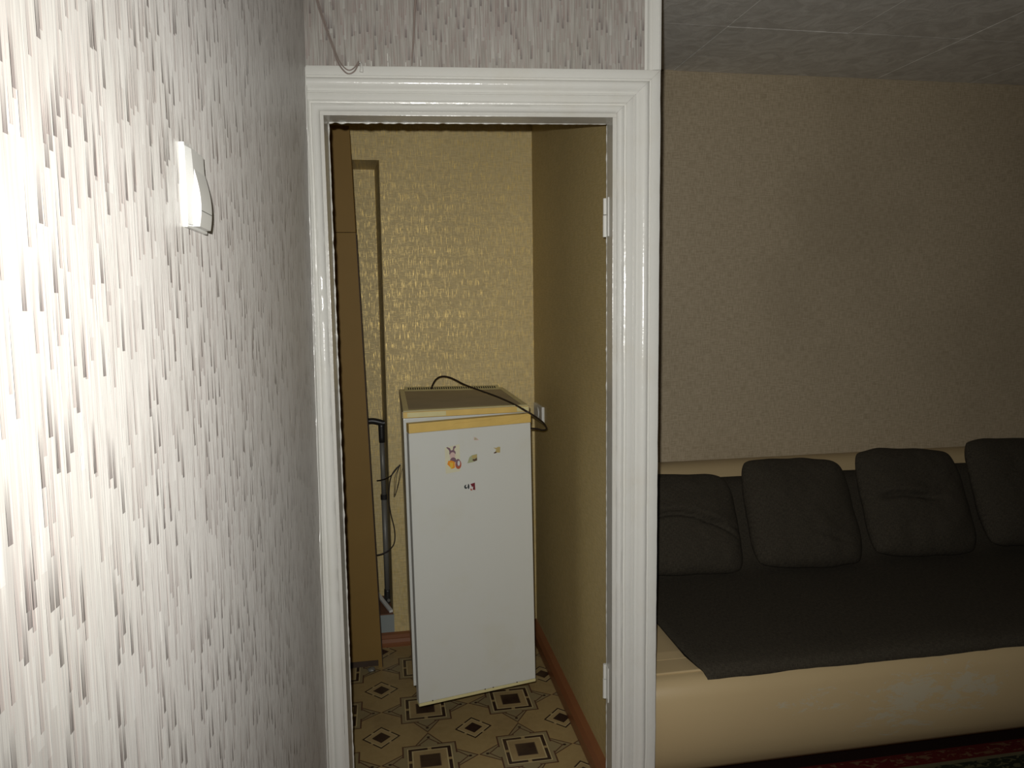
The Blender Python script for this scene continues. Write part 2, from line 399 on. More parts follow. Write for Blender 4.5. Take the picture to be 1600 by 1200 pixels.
ce = None
bm = bmesh.new(); box(bm, -.88, 4.4, -1.7, NY+.05, CEIL, CEIL+.06); ce = struct('ceiling', bm, 'tileback')
tile_mesh = None
for i in range(-1, 7):       # 50 cm foam tiles on the living room ceiling
    for j in range(-6, 1):
        x0 = 1.305 + (i-1)*0.5; y1 = 2.70 + 0.5*(j+1)
        if x0 < 0.7 and y1 > 1.9 and x0 + .5 < 0.9: continue
        xa, xb, ya, yb = x0, x0+.5, y1-.5, y1
        if y1 > 3.0: yb = YB
        if xa < PX1 and yb > 1.85: xa = PX1 + .002
        if xa < -.15: xa = -.15
        if xb > 4.28: xb = 4.28
        if xb - xa < 0.05: continue
        d = random.uniform(0, 0.002)
        bm = bmesh.new(); box(bm, xa+.0009, xb-.0009, ya+.0009, yb-.0009, CEIL-.009-d, CEIL, 0.0010, 1)
        link('ceiling_tile', bm, 'tile', ce)
# baseboards
def board(rows, name, parent=None):
    b = bmesh.new(); sweep(b, rows); return struct(name, b, 'baseboard', parent)
prof = [(0,0),(.036,0),(.037,.014),(.034,.040),(.022,.055),(0,.060)]
board([[(PX0-d,y,z) for d,z in prof] for y in (2.03, 2.6, YB-.002)], 'baseboard_right')
bprof = [(0,0),(.034,0),(.036,.012),(.030,.018),(.026,.034),(.028,.038),(.018,.050),(0,.055)]
board([[(x,YB-d,z) for d,z in bprof] for x in (-0.79, 0.0, PX0-.037)], 'baseboard_back')

# ------------------------------------------------------------------ door surround
door = bpy.data.objects.new('door_1', None); COL.objects.link(door); door.location = W(0.4,0,0); door['kind'] = 'structure'
bpy.context.view_layer.update()
CW = 0.115                                              # width of the moulded casing
cp = [(0,0.001),(0,.015),(.02,.0165),(.205,.0165),(.225,.0125),(.25,.0128),(.275,.018),(.33,.0215),(.40,.021),(.46,.016),(.50,.0115),(.555,.0115),(.57,.0145),
      (.60,.0150),(.612,.0118),(.635,.0135),(.76,.0135),(.79,.0085),(.82,.0075),(.845,.0125),(.90,.0150),(.96,.0125),(1.0,.006),(1.0,.001)]
def wob(a, b, c): return noise.noise(Vector((a*31, b*31, c)))*0.0007 + noise.noise(Vector((a*9, b*9, c+4)))*0.0009
def strip(name, f, n, t0=0.0, mat='white_paint'):
    """moulding: f(t, k) -> (s, z) with k running along the piece"""
    pts = [p for p in cp if p[0] >= t0]
    if t0: pts = [(t0, 0.001), (t0, pts[0][1])] + pts
    b = bmesh.new(); rows = []
    for i in range(n+1):
        k = i/n; row = []
        for q, (t, h) in enumerate(pts):
            s, z = f(t, k); hh = h + (wob(s, z, 1.0) if h > .002 else 0)
            row.append(W(s + (wob(z, s, 7.0) if 0 < q < len(pts)-1 else 0), hh, z))
        rows.append(row)
    sweep(b, rows); o = link(name, b, mat, door, smooth=True)
    sm = o.modifiers.new('edges', 'EDGE_SPLIT'); sm.split_angle = R(38)
    return o
def lerp(a, b, k): return a + (b-a)*k
ZT = OPZ
strip('casing', lambda t, k: (OP1 + CW*(1-t), lerp(0.0, ZT + 0.108*(1-t), k)), 90)
strip('casing', lambda t, k: (lerp(max(0.0015, OP0 - CW*(1-t)), OP1 + CW*(1-t) - .0004, k), ZT + 0.108*(1-t)), 60)
strip('casing', lambda t, k: (OP0 - CW*(1-t)*lerp(1.55, 1.0, min(1, k*1.1)), lerp(0.0, ZT + 0.108*(1-t), k)), 120, t0=0.735)
# paint run over onto the left wallpaper along the casing, with a wavy edge
bm = bmesh.new(); rows = []
for i in range(160):
    z = 2.118*i/159; wv = 0.020 + 0.030*(1-z/2.1) + 0.022*noise.noise(Vector((z*5.5, 3, 0))) + 0.012*noise.noise(Vector((z*23, 1, 0)))
    wv = max(0.006, wv); x = leftx(z)
    rows.append([(x-.0002,1.997,z),(x+.0042,1.996,z),(x+.0030,1.996-wv*.7,z),(x-.0002,1.996-wv,z)])
sweep(bm, rows); link('paint_run', bm, 'white_paint', door, smooth=True)
# jamb lining (head and both sides) with the rebate lip
def jb(name, s0, s1, n0, n1, z0, z1):
    b = bmesh.new(); wbox(b, s0, s1, n0, n1, z0, z1, 0.001); return link(name, b, 'jamb_paint_shaded', door)
jb('jamb', OP1-.010, OP1, -.072, .004, 0, OPZ-.010)
jb('jamb', OP0, OP0+.009, -.072, .004, 0, OPZ-.010)
jb('jamb', OP0, OP1, -.072, .004, OPZ-.010, OPZ)
# ragged paint and plaster along the rear edge of the jamb
for (s_, sg) in ((OP1-.010, -1), (OP0+.009, 1)):
    bm = bmesh.new(); rows = []
    for i in range(200):
        z = 2.0*i/199; a = (0.0022 if sg > 0 else 0.0009) + 0.0022*noise.noise(Vector((z*40, sg*3, 0))) + 0.0012*noise.noise(Vector((z*110, sg*3, 2)))
        a = max(.0005, a)
        rows.append([W(s_ - sg*.0005, -.074, z), W(s_ + sg*a, -.074, z), W(s_ + sg*a, -.070, z), W(s_ - sg*.0005, -.068, z)])
    sweep(bm, rows); link('paint_bead', bm, 'white_paint', door, smooth=True)
bm = bmesh.new(); rows = []
for i in range(160):
    s = lerp(OP0+.01, OP1-.011, i/159); a = max(.0004, (0.0026 + 0.0040*noise.noise(Vector((s*60, 8, 0))))*(1.05-s))
    rows.append([W(s,-.074,OPZ-.0095),W(s,-.074,OPZ-.010-a),W(s,-.070,OPZ-.010-a),W(s,-.068,OPZ-.0095)])
sweep(bm, rows); link('paint_bead', bm, 'white_paint', door, smooth=True)
# two painted hinges left on the right jamb
for z0 in (1.700, 0.350):
    bm = bmesh.new(); hh = 0.105
    wbox(bm, OP1-.0125, OP1-.010, -.066, -.040, z0, z0+hh, 0.0006)
    h = link('hinge', bm, 'white_paint', door)
    for (za, zb, r_) in ((z0, z0+hh*.56, .0058), (z0+hh*.58, z0+hh, .0050)):
        bm = bmesh.new(); tube(bm, [W(OP1-.0150,-.070,za), W(OP1-.0150,-.070,zb)], r_, 12, 1)
        link('hinge_knuckle', bm, 'white_paint', h, smooth=False)
# vertical corner trim above the door
bm = bmesh.new()
rows = [[W(s,n,z) for s,n in ((.874,.0005),(.872,.006),(.878,.010),(.885,.006),(.889,.005),(.893,.010),(.910,.012),(.9152,.010),(.9152,.0005))] for z in (2.124, 2.3, CEIL-.0)]
sweep(bm, rows); struct('trim_1', bm, 'white_paint')

# ------------------------------------------------------------------ switch on the left wall
sx = leftx(1.63); sl = empty('light_switch', (sx, 0.755, 1.632), 'white curved plastic light switch on the striped left wallpaper', 'switch')
def L(y, z, d): return (leftx(z) + d, y, z)
bm = bmesh.new()
hexa(bm, [L(.7275,1.594,0),L(.805,1.594,0),L(.805,1.594,.0045),L(.7275,1.594,.0045),L(.7275,1.670,0),L(.805,1.670,0),L(.805,1.670,.0045),L(.7275,1.670,.0045)], 0.0008, 2)
link('back_plate', bm, 'plastic', sl)
def bulge(v):                                              # rocker profile from bottom (0) to top (1)
    return .0070 + .0055*math.sin(math.pi*min(1, (v+.25)/1.15))
bm = bmesh.new(); rows = []
for i in range(17):
    v = i/16; z = 1.597 + .070*v; d = .0074 + .0012*math.sin(math.pi*v)
    d -= .0006; rows.append([L(.7285,z,.0040), L(.7285,z,.0046), L(.744,z,d), L(.790,z,d), L(.802,z,.0046), L(.802,z,.0040)])
sweep(bm, rows); link('cover_frame', bm, 'plastic', sl)
bm = bmesh.new(); rows = []
for i in range(25):
    v = i/24; z = 1.5965 + .062*v; d = max(bulge(v), .0066)
    rows.append([L(.7465,z,.0040), L(.7465,z,d-.0010), L(.7480,z,d), L(.792,z,d), L(.7935,z,d-.0010), L(.7935,z,.0040)])
sweep(bm, rows); ro_ = link('rocker', bm, 'plastic', sl)
bm = bmesh.new(); d = bulge(.24)
hexa(bm, [L(.7484,1.6110,d-.0006),L(.7915,1.6110,d-.0006),L(.7915,1.6110,d+.00015),L(.7484,1.6110,d+.00015),L(.7484,1.6116,d-.0006),L(.7915,1.6116,d-.0006),L(.7915,1.6116,d+.00025),L(.7484,1.6116,d+.00025)])
link('groove', bm, 'gasket', ro_)

# socket on the alcove's right wall
so_ = empty('wall_socket', (PX0, 3.08, 1.05), 'small white square socket on the alcove wall right of the refrigerator', 'socket')
bm = bmesh.new(); box(bm, PX0-.012, PX0, 3.015, 3.185, 1.012, 1.082, 0.003); link('socket_plate', bm, 'plastic', so_)
bm = bmesh.new(); tube(bm, [(PX0-.0115,3.10,1.047),(PX0-.0145,3.10,1.047)], 0.024, 20, 1); link('socket_insert', bm, 'plastic', so_)

# ------------------------------------------------------------------ cords hanging on the wallpaper above the door
c1 = empty('hanging_cord', W(.11,.01,2.12), 'thin grey twin cord looping down to a nail above the door casing, left', 'cord')
bm = bmesh.new(); tube(bm, [W(.012,.0035,2.45),W(.030,.0035,2.30),W(.050,.0035,2.225),W(.070,.004,2.165),W(.080,.013,2.135),W(.093,.022,2.112),W(.108,.025,2.100),W(.124,.023,2.108),W(.134,.016,2.131)], 0.0018, 6); link('wire', bm, 'greycord', c1, smooth=True)
bm = bmesh.new(); tube(bm, [W(.016,.0035,2.45),W(.034,.0035,2.30),W(.054,.0035,2.225),W(.074,.004,2.165),W(.083,.013,2.139),W(.096,.022,2.118),W(.109,.024,2.109),W(.122,.022,2.115),W(.134,.015,2.133)], 0.0016, 6); link('wire', bm, 'greycord', c1, smooth=True)
bm = bmesh.new(); tube(bm, [W(.135,.0,2.134),W(.137,.018,2.130)], 0.0022, 8, 1); link('nail', bm, 'alu', c1)
bm = bmesh.new(); tube(bm, [W(.138,.012,2.131),W(.141,.020,2.118),W(.140,.021,2.106)], lambda t: .002+.0030*t, 8, 3); link('paint_blob', bm, 'white_paint', c1, smooth=True)
bm = bmesh.new(); tube(bm, [W(.284,.0035,2.54),W(.282,.0035,2.33),W(.276,.0035,2.25),W(.272,.0032,2.19),W(.268,.003,2.155),W(.266,.003,2.128)], lambda t: .0036-.0022*t, 6)
tag(link('straight_cord', bm, 'greycord', smooth=True), 'dark straight cord running down the wallpaper to the middle left of the door casing top', 'cord')
for k, (s, z, l) in enumerate([(.066,2.128,.012),(.098,2.131,.010),(.152,2.128,.014),(.171,2.126,.010),(.187,2.130,.012),(.197,2.143,.016)]):
    pass
bm = bmesh.new()
for k, (s, z, l) in enumerate([(.072,2.131,.010),(.105,2.128,.012),(.148,2.124,.014),(.163,2.131,.012),(.205,2.124,.016),(.204,2.144,.018),(.250,2.131,.010),(.288,2.133,.014)]):
    wbox(bm, s, s+.0016, 0.0, .0012, z-.004, z+l-.004)
link('paint_drip', bm, 'white_paint', door)

# ------------------------------------------------------------------ tall narrow cupboard and its top unit (left in the alcove)
def rx(z): return lerp(-0.050, -0.107, min(1, z/2.2))     # leaning right edge
cy0, cy1 = 3.015, 3.185
cup = empty('tall_cupboard', (-0.3, 3.10, 0), 'tall tan chipboard cupboard with notched foot behind the left door jamb', 'cupboard')
zs = 1.806
bm = bmesh.new()              # the side panel with its cut-out foot
def fp(z, s): return rx(z) + s
out = [(-.56,0.0),(-.535,0.0),(-.535,.034),(-.015,.034),(-.015,0.0),(0.0,0.0),(0.0,zs),(-.56,zs)]
fr = [bm.verts.new((rx(z)+s, cy0 - .0*s, z)) for s, z in out]; bk = [bm.verts.new((rx(z)+s, cy0+.016, z)) for s, z in out]
for r_ in (fr, bk):
    bm.faces.new((r_[0],r_[1],r_[2],r_[7])); bm.faces.new((r_[2],r_[3],r_[6],r_[7])); bm.faces.new((r_[3],r_[4],r_[5],r_[6]))
for i in range(8): bm.faces.new((fr[i],fr[(i+1)%8],bk[(i+1)%8],bk[i]))
link('side_panel', bm, 'chip', cup)
def cbox(s0, s1, y0, y1, z0, z1, bev=0.0):
    b = bmesh.new(); hexa(b, [(rx(z0)+s0,y0,z0),(rx(z0)+s1,y0,z0),(rx(z0)+s1,y1,z0),(rx(z0)+s0,y1,z0),(rx(z1)+s0,y0,z1),(rx(z1)+s1,y0,z1),(rx(z1)+s1,y1,z1),(rx(z1)+s0,y1,z1)], bev); return b
link('edge_shade_strip', cbox(0.0005, 0.0035, cy0+.001, cy0+.015, 0.0, zs-.002), 'edge', cup)  # front edge coloured dark, its grazing shade painted in
link('door_panel', cbox(-.018, -.001, cy0+.0165, cy1, 0.045, zs-.004), 'chip', cup)
link('back_panel', cbox(-.56, -.545, cy0+.0165, cy1, 0.0, zs-.004), 'chip', cup)
link('shelf', cbox(-.544, -.019, cy0+.0165, cy1, 0.035, 0.050), 'chip', cup)
tu = empty('top_cupboard', (-0.3, 3.10, zs), 'small tan cupboard unit stacked on top of the tall chipboard cupboard', 'cupboard')
b = cbox(-.56, 0.001, cy0-.001, cy0+.015, zs+.002, 2.216, 0.0035); link('side_panel', b, 'chip', tu)
link('door_panel', cbox(-.018, -.001, cy0+.0155, cy1, zs+.002, 2.212), 'chip', tu)
link('back_panel', cbox(-.56, -.545, cy0+.0155, cy1, zs+.002, 2.212), 'chip', tu)
link('top_panel', cbox(-.544, -.019, cy0+.0155, cy1, 2.196, 2.212), 'chip', tu)
link('shade_board', cbox(-.53, -.0155, cy0+.0165, cy0+.030, 0.0, .0445), 'edge', cup)  # dark board added to stand in for the shade under the cupboard
# crumpled foil lying under it
bm = bmesh.new(); bmesh.ops.create_icosphere(bm, subdivisions=2, radius=0.016)
for v in bm.verts: v.co *= 1 + 0.35*noise.noise(v.co*130); v.co.z *= 0.55; v.co += Vector((-.095, 2.985, .011))
tag(link('foil_scrap', bm, 'alu'), 'small crumpled grey scrap on the linoleum below the tall cupboard', 'scrap')

# ------------------------------------------------------------------ walking cane in the recess
top = Vector((-0.0235, 3.35, 0.985)); bot = Vector((-0.0200, 3.36, 0.142)); dv = (top-bot)
cane = empty('walking_cane', bot, 'grey adjustable walking cane with black handle standing in the alcove recess', 'cane')
P_ = lambda t: bot + dv*t
bm = bmesh.new(); tube(bm, [P_(.04), P_(.60)], 0.0128, 16, 1); link('lower_shaft', bm, 'alu', cane, smooth=True)
bm = bmesh.new(); tube(bm, [P_(.585), P_(.93)], 0.0112, 16, 1); link('upper_shaft', bm, 'alu', cane, smooth=True)
bm = bmesh.new(); tube(bm, [P_(.585), P_(.612)], 0.0155, 16, 1); link('collar', bm, 'black', cane)
bm = bmesh.new(); tube(bm, [P_(0), P_(.012), P_(.05), P_(.075)], lambda t: .018 - .003*t, 16, 2); link('rubber_tip', bm, 'black', cane, smooth=True)
bm = bmesh.new()
tube(bm, [P_(.90), P_(.96), P_(1.005)], lambda t: .0135 + .001*t, 14, 2)
h0 = P_(1.0)
tube(bm, [h0+Vector((.034,0,.014)), h0+Vector((.024,0,.009)), h0+Vector((.010,0,.004)), h0+Vector((-.012,0,.010)), h0+Vector((-.040,0,.016)), h0+Vector((-.068,0,.013)), h0+Vector((-.088,0,.004)), h0+Vector((-.096,0,-.004))],
     lambda t: .0085 + .0055*math.sin(math.pi*min(1, t*1.02))**.6 + (.004 if t < .08 else 0), 12, 4)
link('handle', bm, 'black', cane, smooth=True)
bm = bmesh.new(); tube(bm, [P_(.03)+Vector((.004,-.018,-.008)), P_(.03)+Vector((.004,-.024,-.008))], 0.007, 10, 1); link('stud', bm, 'alu', cane)

# white slat lying on the ledge of the recess
bm = bmesh.new()
a, b_ = Vector((-0.006, 3.242, NZ0+.0005)), Vector((-0.074, 3.43, NZ0+.022)); d = (b_-a).normalized(); pr_ = Vector((d.y,-d.x,0))*0.0085
hexa(bm, [a-pr_, a+pr_, b_+pr_, b_-pr_, a-pr_+Vector((0,0,.010)), a+pr_+Vector((0,0,.010)), b_+pr_+Vector((0,0,.010)), b_-pr_+Vector((0,0,.010))], 0.001)
tag(link('white_slat', bm, 'plastic'), 'short white slat lying diagonally on the ledge of the recess below the cane', 'slat')

# thin black cord looped on the wall beside the recess
wc = empty('looped_cord', (0.053, YB, 0.82), 'thin black cord looped from a nail between the cane and the refrigerator', 'cord')
bm = bmesh.new()
tube(bm, [(-0.0506, 3.3000, 0.7367), (-0.0190, 3.2600, 0.7503), (0.0093, 3.2150, 0.7737), (0.0323, 3.2120, 0.7990), (0.0525, 3.2130, 0.8234)], 0.0024, 7)
link('upper_lead', bm, 'cord', wc, smooth=True)
bm = bmesh.new()
tube(bm, [(0.0552, 3.2140, 0.8202), (0.0353, 3.2120, 0.8074), (0.0120, 3.2100, 0.7719), (0.0019, 3.2100, 0.7151), (0.0001, 3.2100, 0.6576), (0.0067, 3.2100, 0.5994), (0.0188, 3.2120, 0.5400), (0.0201, 3.2120, 0.4903), (0.0107, 3.2120, 0.4588), (-0.0123, 3.2120, 0.4371), (-0.0435, 3.2120, 0.4248), (-0.0743, 3.2150, 0.4201)], 0.0027, 7)
link('hanging_lead', bm, 'cord', wc, smooth=True)
bm = bmesh.new()
tube(bm, [(0.0525, 3.2200, 0.8191), (0.0287, 3.2170, 0.7693), (0.0241, 3.2170, 0.7121), (0.0231, 3.2170, 0.6775), (0.0353, 3.2170, 0.7114), (0.0481, 3.2170, 0.7683), (0.0551, 3.2200, 0.8132)], 0.0013, 6)
tube(bm, [(0.0525, 3.2220, 0.8186), (0.0372, 3.2150, 0.7780), (0.0301, 3.2150, 0.7266), (0.0260, 3.2150, 0.6836), (0.0412, 3.2150, 0.7260), (0.0570, 3.2150, 0.7884), (0.0632, 3.2200, 0.8042)], 0.0013, 6)
link('loops', bm, 'cord', wc, smooth=True)
bm = bmesh.new(); tube(bm, [(0.0556, 3.2270, 0.8231), (0.0552, 3.2050, 0.8279)], 0.002, 8, 1); link('nail', bm, 'alu', wc)

# ------------------------------------------------------------------ refrigerator
FZ0, FZ1 = 0.172, 1.1345
# front corners, rear corners of the cabinet (it stands askew)
FL, FR, RR, RL = Vector((.0560,2.512,0)), Vector((.500,2.556,0)), Vector((.500,3.135,0)), Vector((.0590,3.190,0))
def tilt(z): return lerp(.009, 0.0, (z-.17)/.98)          # body leans a touch
def F4(z, ins=0.0):
    c = (FL+FR+RR+RL)/4; t = Vector((tilt(z),0,z))
    return [tuple(p + (c-p).normalized()*ins + t) for p in (FL,FR,RR,RL)]
fg = empty('refrigerator', (0.28, 2.85, 0), 'old white single-door refrigerator with yellowed trim, door ajar, at back of alcove', 'refrigerator')
bm = bmesh.new(); hexa(bm, F4(FZ0)+F4(FZ1), 0.004, 2); cab = link('cabinet', bm, 'enamel', fg)
bm = bmesh.new(); box(bm, .115, .465, 2.88, 3.12, 0, FZ0-.0005, 0.004); link('base', bm, 'gasket', fg)
# top panel: yellowed rim around a dusty lid, vent slots along the rear
q0, q1 = F4(1.1350), F4(1.158)
ex = [(-.002,-.004),(.003,-.004),(.003,0),(-.002,0)]
q0 = [(p[0]+e[0],p[1]+e[1],p[2]) for p,e in zip(q0,ex)]; q1 = [(p[0]+e[0],p[1]+e[1],p[2]) for p,e in zip(q1,ex)]
bm = bmesh.new(); hexa(bm, q0+q1, 0.003, 2); tp = link('top_panel', bm, 'fridgetop', fg)
def TQ(u, v, z):
    a = Vector(q1[0]).lerp(Vector(q1[1]), u); b = Vector(q1[3]).lerp(Vector(q1[2]), u); r_ = a.lerp(b, v); return (r_.x, r_.y, z)
bm = bmesh.new()
for (u0,u1,v0,v1) in ((0.006,.994,0.004,.05),(0.006,.05,.05,.985),(.95,.994,.05,.985)):
    hexa(bm, [TQ(u0,v0,1.1575),TQ(u1,v0,1.1575),TQ(u1,v1,1.1575),TQ(u0,v1,1.1575),TQ(u0,v0,1.1605),TQ(u1,v0,1.1605),TQ(u1,v1,1.1605),TQ(u0,v1,1.1605)], 0.001, 1)
link('top_rim', bm, 'paleyellow', tp)
bm = bmesh.new(); hexa(bm, [TQ(.05,.90,1.1575),TQ(.95,.90,1.1575),TQ(.95,.985,1.1575),TQ(.05,.985,1.1575),TQ(.05,.90,1.1582),TQ(.95,.90,1.1582),TQ(.95,.985,1.1700),TQ(.05,.985,1.1700)])
link('vent_grille', bm, 'paleyellow', tp)
bm = bmesh.new()
for k in range(40):
    u0 = .085 + .84*k/40; u1 = u0 + .0105
    hexa(bm, [TQ(u0,.925,1.1600),TQ(u1,.925,1.1600),TQ(u1,.965,1.1660),TQ(u0,.965,1.1660),TQ(u0,.925,1.1622),TQ(u1,.925,1.1622),TQ(u1,.965,1.1677),TQ(u0,.965,1.1677)])
vh = link('vent_slots', bm, 'hole', tp); vh['kind'] = 'stuff'
# yellow fascia on the front of the top panel with a pale name strip and a bolt
def FP(u, z, d):                                           # point on cabinet front plane, d outward
    f = (FR-FL).normalized(); nn = Vector((f.y,-f.x,0)); p = FL.lerp(FR, u) + nn*d; return (p.x + tilt(z), p.y, z)
def fbox(u0, u1, z0, z1, d0, d1, bev=0.0):
    b = bmesh.new(); hexa(b, [FP(u0,z0,d1),FP(u1,z0,d1),FP(u1,z0,d0),FP(u0,z0,d0),FP(u0,z1,d1),FP(u1,z1,d1),FP(u1,z1,d0),FP(u0,z1,d0)], bev, 1); return b
fa = link('fascia', fbox(0.0, 1.0, 1.1360, 1.1570, .0042, .0082, .0008), 'yellow', fg)
link('name_strip', fbox(.03, .33, 1.1385, 1.1550, .0082, .0102, .0004), 'paleyellow', fa)
link('end_plate', fbox(.90, .998, 1.1385, 1.1550, .0082, .0096, .0004), 'paleyellow', fa)
bm = bmesh.new(); tube(bm, [FP(.948,1.147,.0096), FP(.948,1.147,.0130)], .0045, 12, 1); link('screw', bm, 'alu', fa)

# the door, hinged at the right and standing a little open
HR = Vector((.4965, 2.5400, 0)); HL = Vector((.0680, 2.437-.0, 0))
dd = (Vector((.0790, 2.400, 0)) - Vector((.4965, 2.500, 0))); 
DR, DL = Vector((.4965, 2.497, 0)), Vector((.0700, 2.396, 0))
fd = (DR-DL).normalized(); dn = Vector((fd.y,-fd.x,0)); DZ0, DZ1 = 0.152, 1.138
def DP(u, z, d):
    p = DL.lerp(DR, u) + dn*d; return (p.x + lerp(.009,0,(z-.15)), p.y, z + (1-u)*lerp(.006, -.004, (z-.15)))
def dbox(u0, u1, z0, z1, d0, d1, bev=0.0, seg=2):
    b = bmesh.new(); hexa(b, [DP(u0,z0,d1),DP(u1,z0,d1),DP(u1,z0,d0),DP(u0,z0,d0),DP(u0,z1,d1),DP(u1,z1,d1),DP(u1,z1,d0),DP(u0,z1,d0)], bev, seg); return b
dr = link('door', dbox(0, 1, DZ0+.010, DZ1-.0325, -.030, 0, .004, 3), 'enamel', fg)
link('handle_trim', dbox(0, 1, DZ1-.032, DZ1, -.030, .003, .003, 2), 'yellow', dr)
# carved finger line in the trim
bm = bmesh.new(); tube(bm, [DP(.24,DZ1-.027,.0026),DP(.32,DZ1-.023,.003),DP(.355,DZ1-.013,.003),DP(.42,DZ1-.011,.003),DP(.55,DZ1-.010,.003),DP(.66,DZ1-.009,.0026)], .0011, 6, 4)
tube(bm, [DP(.70,DZ1-.026,.0026),DP(.80,DZ1-.022,.003),DP(.90,DZ1-.013,.003),DP(.965,DZ1-.004,.0026)], .0010, 6, 4)
link('trim_ridge', bm, 'yellow', dr, smooth=True)
link('bottom_trim', dbox(0, 1, DZ0, DZ0+.0098, -.030, .001, .001, 1), 'paleyellow', dr)
link('gasket', dbox(.015, .985, DZ0+.02, DZ1-.03, -.0395, -.0302, .002, 1), 'gasket', dr)
for u in (.11, .55, .83, .62):
    bm = bmesh.new(); tube(bm, [DP(u, DZ0+.012, 0), DP(u, DZ0+.012, .0012)], .0022, 8, 1); link('rust_spot', bm, 'edge', dr)

# stickers: pieces of coloured film, each a few layers thick
def flat(name, polys, parent, d=0.0006):
    """polys: (material, [(u,z)...]) stacked thin films joined into one mesh"""
    b = bmesh.new(); mats = []
    for k, (mt, pts) in enumerate(polys):
        if mt not in mats: mats.append(mt)
        lo, hi = 0.0002, d + 0.00025*k
        A = [b.verts.new(DP(u, z, lo)) for u, z in pts]; B = [b.verts.new(DP(u, z, hi)) for u, z in pts]
        n = len(pts); fs = [b.faces.new(B)] + [b.faces.new((A[i],A[(i+1)%n],B[(i+1)%n],B[i])) for i in range(n)]
        for f in fs: f.material_index = mats.index(mt)
    me = bpy.data.meshes.new(name); b.to_mesh(me); b.free()
    for mt in mats: me.materials.append(MT[mt])
    o = bpy.data.objects.new(name, me); COL.objects.link(o); o.parent = parent
    return o
for n_, c_ in (('s_paper',(.62,.60,.44)),('s_pink',(.60,.44,.40)),('s_mauve',(.19,.11,.14)),('s_orange',(.72,.28,.03)),('s_yellow',(.70,.45,.06)),('s_red',(.40,.10,.05)),('s_white',(.62,.60,.58)),
               ('s_green',(.36,.38,.22)),('s_ochre',(.44,.35,.14)),('s_brown',(.10,.06,.04)),('s_dark',(.03,.04,.04)),('s_wine',(.16,.02,.03)),('s_grey',(.30,.27,.30))):
    MT[n_] = simple('sticker_'+n_[2:], c_, 0.4, var=0.06)
def inv(px, pz):                                           # door coordinates from metres on the door face
    return px, pz
def ell(cu, cz, ru, rz, n=14, a0=0, a1=360): return [(cu + ru*math.cos(R(a0+(a1-a0)*k/n)), cz + rz*math.sin(R(a0+(a1-a0)*k/n))) for k in range(n)]
U0 = .278; Z0 = 0.957
sk = flat('sticker', [
    ('s_paper', [(U0,Z0),(U0+.118,Z0+.004),(U0+.118,Z0+.097),(U0+.075,Z0+.094),(U0-.002,Z0+.090)]),
    ('s_mauve', [(U0+.052,Z0+.072),(U0+.040,Z0+.086),(U0+.018,Z0+.091),(U0+.010,Z0+.089),(U0+.030,Z0+.080),(U0+.038,Z0+.068)]),
    ('s_mauve', [(U0+.058,Z0+.072),(U0+.066,Z0+.090),(U0+.082,Z0+.093),(U0+.088,Z0+.088),(U0+.074,Z0+.083),(U0+.071,Z0+.070)]),
    ('s_mauve', ell(U0+.058,Z0+.069,.026,.010)),
    ('s_pink', ell(U0+.058,Z0+.060,.022,.012)),
    ('s_mauve', ell(U0+.062,Z0+.044,.024,.010)),
    ('s_orange', [(U0+.014,Z0+.032),(U0+.022,Z0+.043),(U0+.048,Z0+.044),(U0+.074,Z0+.038),(U0+.074,Z0+.018),(U0+.052,Z0+.015),(U0+.030,Z0+.024)]),
    ('s_yellow', [(U0+.034,Z0+.038),(U0+.060,Z0+.036),(U0+.058,Z0+.022),(U0+.044,Z0+.014),(U0+.036,Z0+.022)]),
    ('s_red', ell(U0+.102,Z0+.028,.024,.016)),
    ('s_mauve', ell(U0+.100,Z0+.034,.018,.013)),
    ('s_white', ell(U0+.105,Z0+.032,.010,.009)),
    ], dr)
sk['label'] = 'worn picture sticker of a grey rabbit with orange baskets'
U1, Z1 = .455, .985
flat('sticker', [('s_green', [(U1,Z1),(U1+.018,Z1+.020),(U1+.038,Z1+.026),(U1+.082,Z1+.029),(U1+.082,Z1+.006),(U1+.045,Z1+.002)]),
    ('s_ochre', [(U1+.040,Z1+.014),(U1+.040,Z1+.025),(U1+.080,Z1+.027),(U1+.080,Z1+.016)]),
    ('s_brown', [(U1+.042,Z1+.008),(U1+.046,Z1+.013),(U1+.062,Z1+.012),(U1+.080,Z1+.017),(U1+.080,Z1+.007),(U1+.056,Z1+.004)])], dr)['label'] = 'torn green and ochre sticker scrap'
U2, Z2 = .668, 1.010
flat('sticker', [('s_ochre', [(U2+.018,Z2+.002),(U2+.062,Z2),(U2+.064,Z2+.020),(U2+.046,Z2+.021),(U2+.030,Z2+.018),(U2+.006,Z2+.020),(U2+.030,Z2+.012)]),
    ('s_brown', [(U2+.006,Z2+.001),(U2+.020,Z2+.005),(U2+.034,Z2+.004),(U2+.030,Z2),(U2+.014,Z2-.001)])], dr)['label'] = 'torn ochre sticker scrap'
U3, Z3 = .512, 1.063
flat('sticker', [('s_pink', [(U3,Z3),(U3+.002,Z3+.010),(U3+.020,Z3+.009),(U3+.045,Z3-.002),(U3+.020,Z3-.002)]),
    ('s_green', [(U3+.006,Z3+.001),(U3+.010,Z3+.008),(U3+.034,Z3+.001)])], dr)['label'] = 'tiny torn pinkish sticker scrap'
U4, Z4 = .425, .893
